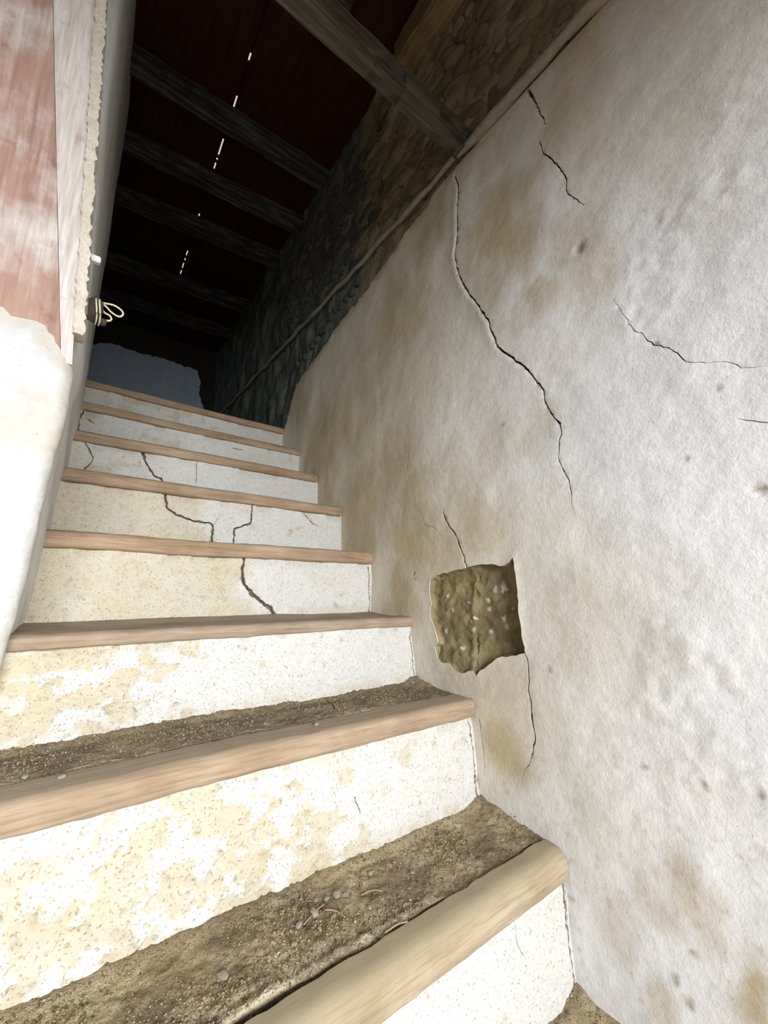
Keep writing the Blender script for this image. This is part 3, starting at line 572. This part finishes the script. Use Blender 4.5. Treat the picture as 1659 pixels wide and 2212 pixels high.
for i in range(-1, 8):
    # tread surface behind the nosing
    if i < 0: yf, yb, zt, x0 = .22, YS[0] + .012, -.765, -.95
    else:
        yf = YS[i] + (.062 if i == 1 else .041 if i == 0 else .044); zt = TOPZ[i] - .004; x0 = left_x(i)
        yb = YS[i + 1] + .012 if i < 7 else YS[7] + .25
    st = .0045 if i < 2 else .03
    g = grid(x0 if i >= 2 else -.45, WX + .01, yf, yb, st, seed=80 + i)
    if i < 2: g = np.vstack([g, grid(x0, -.45, yf, yb, .05, seed=90)])
    crk = []
    if i == 0:   # long open joint between nosing board and tread, filled with dirt
        xs = np.linspace(-.9, .80, 60); crk = [([[float(x), .5545 + .003 * math.sin(x * 9) - .004 * (1 - x)] for x in xs], [.0055 * (.5 + float(vnoise(np.array([x * 8]), np.array([1.]), 2)[0])) * (1.0 if x < .56 else .35) for x in xs], .016)]
    if i == 1:
        xs = np.linspace(-.5, .80, 40); crk = [([[float(x), .818 + .006 * math.sin(x * 5)] for x in xs], [.0022] * 40, .006), ([[.42, .83], [.50, .86], [.53, .95]], [.0015] * 3, .006)]
    V, F, dep = sheet([(x0, yf), (WX + .012, yf), (WX + .012, yb), (x0, yb)], g, crk, seed=70 + i, step=.02, jit=.0015)
    u, v = V[:, 0], V[:, 1]; s = 300 + i * 5; t = (v - yf) / (yb - yf)
    z = np.full(len(V), zt) + (fbm(u, v, 8, 3, s) - .5) * .010
    if i in (-1, 0, 1):
        lump = fbm(u, v, 60, 3, s + 1); z = z + (lump - .5) * .0045 + sstep(.58, .75, fbm(u, v, 130, 2, s + 2)) * .0025
        z = z - .012 * sstep(.2, 1, t) + .010 * sstep(.030, 0, yb - .03 - v) + .016 * sstep(.06, .0, WX - u) * sstep(.3, .7, t)
        z = z - dep
        c = mixc(np.array((.33, .25, .145)), (.48, .385, .245), sstep(.3, .7, fbm(u, v, 26, 4, s + 3))) if i != 1 else mixc(np.array((.20, .15, .09)), (.33, .26, .165), sstep(.3, .7, fbm(u, v, 26, 4, s + 3)))
        if i == 0:
            strip = sstep(.556, .546, v); c = mixc(c, (.40, .33, .225), strip * .9)
            lip = sstep(.012, .0, np.abs(v - .566)) * sstep(.6, .3, u); c = mixc(c, (.55, .47, .35), lip * .6); z = z + lip * .004  # lit lip behind the joint: raised, and its light painted in paler
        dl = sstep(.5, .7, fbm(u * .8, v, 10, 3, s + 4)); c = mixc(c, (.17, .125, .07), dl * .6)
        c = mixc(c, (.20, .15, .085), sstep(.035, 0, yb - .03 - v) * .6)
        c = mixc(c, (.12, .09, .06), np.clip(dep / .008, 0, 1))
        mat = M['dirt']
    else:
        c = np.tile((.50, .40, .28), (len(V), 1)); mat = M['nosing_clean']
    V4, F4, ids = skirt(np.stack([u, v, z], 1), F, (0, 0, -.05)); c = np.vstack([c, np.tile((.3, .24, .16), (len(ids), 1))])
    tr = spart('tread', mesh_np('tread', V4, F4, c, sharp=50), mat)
    if i >= 0:
        nz_ = link('nosing', nosing_mesh(i), (M['nosing_dusty'], M['nosing_pale'], M['nosing_clean'])[i] if i < 3 else M['nosing'], tr)
        nz_['label'] = 'rounded wooden nosing'
    else:
        pass

# ------------------------------------------------------------------ loose dirt and chips
def tread_z(i, x, y):
    return None
def grains(name, i, x0, x1, y0, y1, zbase, n, seed, label):
    rng = np.random.RandomState(seed); V = []; F = []
    dg = bpy.context.evaluated_depsgraph_get()
    k = 0; cols = []
    for _ in range(n * 3):
        if k >= n: break
        x = rng.uniform(x0, x1); y = y0 + (y1 - y0) * rng.uniform(0, 1) ** .7
        if fbm(np.array([x]), np.array([y]), 9, 3, seed)[0] + rng.uniform(-.2, .2) < .47: continue
        hit, loc, nor, idx, ob, mt = scn.ray_cast(dg, Vector((x, y, zbase + .1)), Vector((0, 0, -1)), distance=.25)
        if not hit or not ob.name.startswith('tread'): continue
        r = rng.uniform(.0008, .0023) * (1.5 if rng.rand() < .08 else 1); b = len(V); a = rng.uniform(0, 6.28)
        for q in range(4): V.append((x + r * math.cos(a + q * 1.57) * rng.uniform(.7, 1.3), y + r * math.sin(a + q * 1.57) * rng.uniform(.7, 1.3), loc.z + r * .15))
        V.append((x + r * rng.uniform(-.3, .3), y, loc.z + r * rng.uniform(.8, 1.2))); V.append((x, y, loc.z - r * .6))
        for q in range(4): F.append((b + q, b + (q + 1) % 4, b + 4)); F.append((b + (q + 1) % 4, b + q, b + 5))
        w = rng.rand(); cc_ = (.50, .43, .30) if w > .93 else (.17, .12, .065) if w < .35 else (.34, .26, .155)
        cols += [cc_] * 6; k += 1
    o = link(name, mesh_np(name, V, F, np.array(cols), smooth=False), M['dirt']); tag(o, label, 'dirt', kind='stuff'); return o
bpy.context.view_layer.update()
grains('dirt_grains', 0, -.05, .83, .52, .72, TOPZ[0], 5200, 1, 'loose gritty dirt scattered over the lowest dusty tread')
grains('dirt_grains', 1, -.3, .83, .80, .975, TOPZ[1], 3800, 2, 'loose dark dirt along the second tread below the white riser')
grains('dirt_grains', -1, .55, .83, .30, .50, -.76, 900, 3, 'dirt in the bottom corner beside the right wall')

def drop(x, y, zb):
    dg = bpy.context.evaluated_depsgraph_get(); hit, loc, *_ = scn.ray_cast(dg, Vector((x, y, zb + .1)), Vector((0, 0, -1)), distance=.25)
    return loc.z if hit else zb
PM = [stone_mesh(200 + k, M['pebble']) for k in range(3)] + [stone_mesh(210, M['pebble_grey'])]
for (px, py, r, k, lab) in PEBBLES:
    zb = TOPZ[0] if py < .74 else TOPZ[1]; z = drop(px, py, zb); o = link('stone_chip', PM[k], None); o.location = (px, py, z + r * .35); o.scale = (r * .85, r * .6, r * .4)
    o.rotation_euler = (0, 0, px * 40); tag(o, lab, 'stone chip', 'stone chips on the treads')
for k, (a, b_, lab) in enumerate(TWIGS):
    za = drop(a[0], a[1], TOPZ[0]); zb = drop(b_[0], b_[1], TOPZ[0]); md = ((a[0] + b_[0]) / 2 + .004, (a[1] + b_[1]) / 2 + .003)
    zm = max(drop(md[0], md[1], TOPZ[0]), (za + zb) / 2) + .002
    o = link('twig', tube('twig', smooth_path([(a[0], a[1], za + .002), (md[0], md[1], zm), (b_[0], b_[1], zb + .002)], 5), .0011, 6), M['straw']); tag(o, lab, 'twig', 'dry twigs on the lowest tread')

# ------------------------------------------------------------------ peg with string
peg = bpy.data.objects.new('wooden_peg', None); COL.objects.link(peg); peg.location = (-.072, 1.03, .545)
tag(peg, 'dark knobbly wooden peg on the left wall behind the painted post', 'peg')
bpy.context.view_layer.update(); gi = peg.matrix_world.inverted()
def ppart(name, me, mat): o = link(name, me, mat, peg); o.matrix_parent_inverse = gi; return o
kb = stone_mesh(301, M['peg']); kb2 = stone_mesh(302, M['peg'])
k1 = link('knob', kb, None, peg); k1.location = (.014, 0, .004); k1.scale = (.021, .020, .026)
k2 = link('knob', kb2, None, peg); k2.location = (.036, .004, -.012); k2.scale = (.010, .010, .008)
ppart('shaft', tube('shaft', [(-.10, 1.03, .545), (-.08, 1.03, .546), (-.055, 1.03, .548)], [.012, .012, .010], 10), M['peg'])
wr = []
for k in range(60):
    a = k / 60 * 2 * math.pi * 2; wr.append((-.052 + .012 * k / 60 + .002 * math.sin(a * 2), 1.028 + .0235 * math.cos(a), .548 + .0275 * math.sin(a)))
string = bpy.data.objects.new('string', None); COL.objects.link(string); string.location = (-.05, 1.03, .575)
tag(string, 'pale cotton string wound round the peg and hanging out in a loop', 'string')
bpy.context.view_layer.update(); si = string.matrix_world.inverted()
def strpart(name, pts, r): o = link(name, tube(name, pts, r, 8), M['string'], string); o.matrix_parent_inverse = si
strpart('winding', wr, .0016)
strpart('loop', smooth_path([(-.066, 1.03, .574), (-.050, 1.04, .581), (-.040, 1.045, .583), (-.020, 1.05, .589), (-.004, 1.05, .582), (-.002, 1.05, .572), (-.010, 1.05, .566), (-.024, 1.05, .571), (-.036, 1.045, .578), (-.046, 1.04, .575)], 8), .0021)
strpart('loop', smooth_path([(-.040, 1.035, .562), (-.034, 1.03, .553), (-.026, 1.03, .551), (-.021, 1.03, .545), (-.024, 1.03, .538), (-.036, 1.03, .536), (-.048, 1.03, .534)], 6), .0020)
tg = link('wall_plug', boxmesh('wall_plug', -.088, -.053, .985, .999, .637, .651, .002), M['white_paint']); tag(tg, 'small white plug sticking out of the left wall above the peg', 'plug')

# ------------------------------------------------------------------ attic: timbers, roof boards, far walls
bm_ = boxmesh('ceiling_beam', -1.8, 1.0, .757, .815, 1.378, 1.455, .006, .0025, 46, 5)
def notch(me, xa, xb, depth):
    """cut an old mortise into the near face of the beam"""
    b = bmesh.new(); b.from_mesh(me)
    fs = [f for f in b.faces if f.normal.y < -.7 and xa < f.calc_center_median().x < xb]
    r = bmesh.ops.inset_region(b, faces=fs, thickness=.009, use_even_offset=True)
    r2 = bmesh.ops.extrude_face_region(b, geom=fs); vs = [g for g in r2['geom'] if isinstance(g, bmesh.types.BMVert)]
    bmesh.ops.delete(b, geom=fs, context='FACES'); bmesh.ops.translate(b, verts=vs, vec=(0, depth, 0)); b.normal_update(); b.to_mesh(me); b.free(); me.update()
notch(bm_, .44, .60, .045); notch(bm_, .70, .83, .045)
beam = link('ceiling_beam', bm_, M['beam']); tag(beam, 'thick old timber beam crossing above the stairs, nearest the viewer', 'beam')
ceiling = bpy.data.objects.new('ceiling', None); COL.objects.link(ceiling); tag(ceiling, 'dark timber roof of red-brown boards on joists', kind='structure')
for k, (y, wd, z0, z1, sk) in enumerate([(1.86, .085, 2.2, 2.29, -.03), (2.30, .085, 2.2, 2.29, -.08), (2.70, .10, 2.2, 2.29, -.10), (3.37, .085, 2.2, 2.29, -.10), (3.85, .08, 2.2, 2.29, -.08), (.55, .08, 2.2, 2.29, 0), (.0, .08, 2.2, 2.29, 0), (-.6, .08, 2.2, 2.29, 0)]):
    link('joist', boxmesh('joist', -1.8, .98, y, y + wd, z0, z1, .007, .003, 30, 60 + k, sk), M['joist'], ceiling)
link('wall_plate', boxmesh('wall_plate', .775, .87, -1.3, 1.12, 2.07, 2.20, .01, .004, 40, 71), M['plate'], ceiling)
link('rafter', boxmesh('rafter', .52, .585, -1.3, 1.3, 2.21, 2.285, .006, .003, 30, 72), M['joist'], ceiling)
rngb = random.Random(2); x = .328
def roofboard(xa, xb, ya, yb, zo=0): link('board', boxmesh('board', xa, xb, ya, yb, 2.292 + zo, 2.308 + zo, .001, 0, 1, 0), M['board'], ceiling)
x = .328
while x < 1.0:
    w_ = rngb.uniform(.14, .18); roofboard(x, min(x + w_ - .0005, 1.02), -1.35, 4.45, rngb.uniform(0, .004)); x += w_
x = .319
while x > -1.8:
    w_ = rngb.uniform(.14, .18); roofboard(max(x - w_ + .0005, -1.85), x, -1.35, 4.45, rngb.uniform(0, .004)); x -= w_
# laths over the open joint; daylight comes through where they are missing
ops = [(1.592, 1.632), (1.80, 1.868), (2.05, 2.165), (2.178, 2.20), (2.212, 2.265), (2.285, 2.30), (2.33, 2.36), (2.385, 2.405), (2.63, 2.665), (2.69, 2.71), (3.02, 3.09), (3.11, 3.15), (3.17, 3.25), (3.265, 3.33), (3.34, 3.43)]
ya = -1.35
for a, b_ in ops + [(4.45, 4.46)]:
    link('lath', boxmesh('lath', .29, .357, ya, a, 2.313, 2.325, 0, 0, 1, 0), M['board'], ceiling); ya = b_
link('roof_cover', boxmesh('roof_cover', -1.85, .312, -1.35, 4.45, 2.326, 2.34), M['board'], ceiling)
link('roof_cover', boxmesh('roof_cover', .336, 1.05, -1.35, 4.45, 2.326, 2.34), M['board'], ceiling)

wb = link('wall_back', boxmesh('wall_back', -1.85, 1.0, 4.34, 4.45, .6, 2.4), M['dark_wall']); tag(wb, 'dark bare wall at the far end of the loft', kind='structure')
top = [(-1.75, 1.95), (-.9, 1.96), (-.21, 1.985), (-.06, 2.05), (.16, 2.035), (.43, 2.05), (.69, 2.03), (.73, 1.90), (.72, 1.80), (.78, 1.65), (.79, .85)]
T1, _ = refine_line(top, [.001] * len(top), .03, .010, 12)
ol = [tuple(p) for p in T1] + [(-1.75, .85)]
Vc, Fc, _ = sheet(ol[::-1], grid(-1.75, .8, .85, 2.06, .05, seed=6), [])
yy = 4.325 + (fbm(Vc[:, 0], Vc[:, 1], 6, 3, 3) - .5) * .012
V4, F4, ids = skirt(np.stack([Vc[:, 0], yy, Vc[:, 1]], 1), Fc, (0, .02, 0))
lw = link('limewash_coat', mesh_np('limewash_coat', V4, F4, sharp=50), M['attic_wash'], wb); lw['label'] = 'pale bluish limewash with a ragged top edge'
fu = link('floor_upper', boxmesh('floor_upper', -1.85, .9, 2.25, 4.45, .70, TOPZ[7] - .006), M['concrete']); tag(fu, 'loft floor at the head of the stairs', kind='structure')
wo = link('wall_left_upper', boxmesh('wall_left_upper', -1.95, -1.80, -1.35, 4.45, -1.0, 2.4), M['dark_wall']); tag(wo, kind='structure')
# lower room behind the camera, with the doorway the daylight enters by
fl = link('floor', boxmesh('floor', -1.9, 1.0, -3.0, .60, -1.06, -.97), M['floor']); tag(fl, 'bare cement floor at the foot of the stairs', kind='structure')
bmx = bmesh.new()
def addbox(bm, x0, x1, y0, y1, z0, z1):
    r = bmesh.ops.create_cube(bm, size=1)
    for v in r['verts']: v.co = Vector(((x0 + x1) / 2 + v.co.x * (x1 - x0), (y0 + y1) / 2 + v.co.y * (y1 - y0), (z0 + z1) / 2 + v.co.z * (z1 - z0)))
for b_ in ((-1.9, -1.05, -1.42, -1.30, -1.0, 2.4), (.80, 1.0, -1.42, -1.30, -1.0, 2.4), (-1.05, .80, -1.42, -1.30, .82, 2.4)): addbox(bmx, *b_)
me = bpy.data.meshes.new('wall_front'); bmx.to_mesh(me); bmx.free()
wf = link('wall_front', me, M['white_wall']); tag(wf, 'white wall with the open doorway behind the viewer', kind='structure')
# solid ground under the stairs and the step below the lowest tread
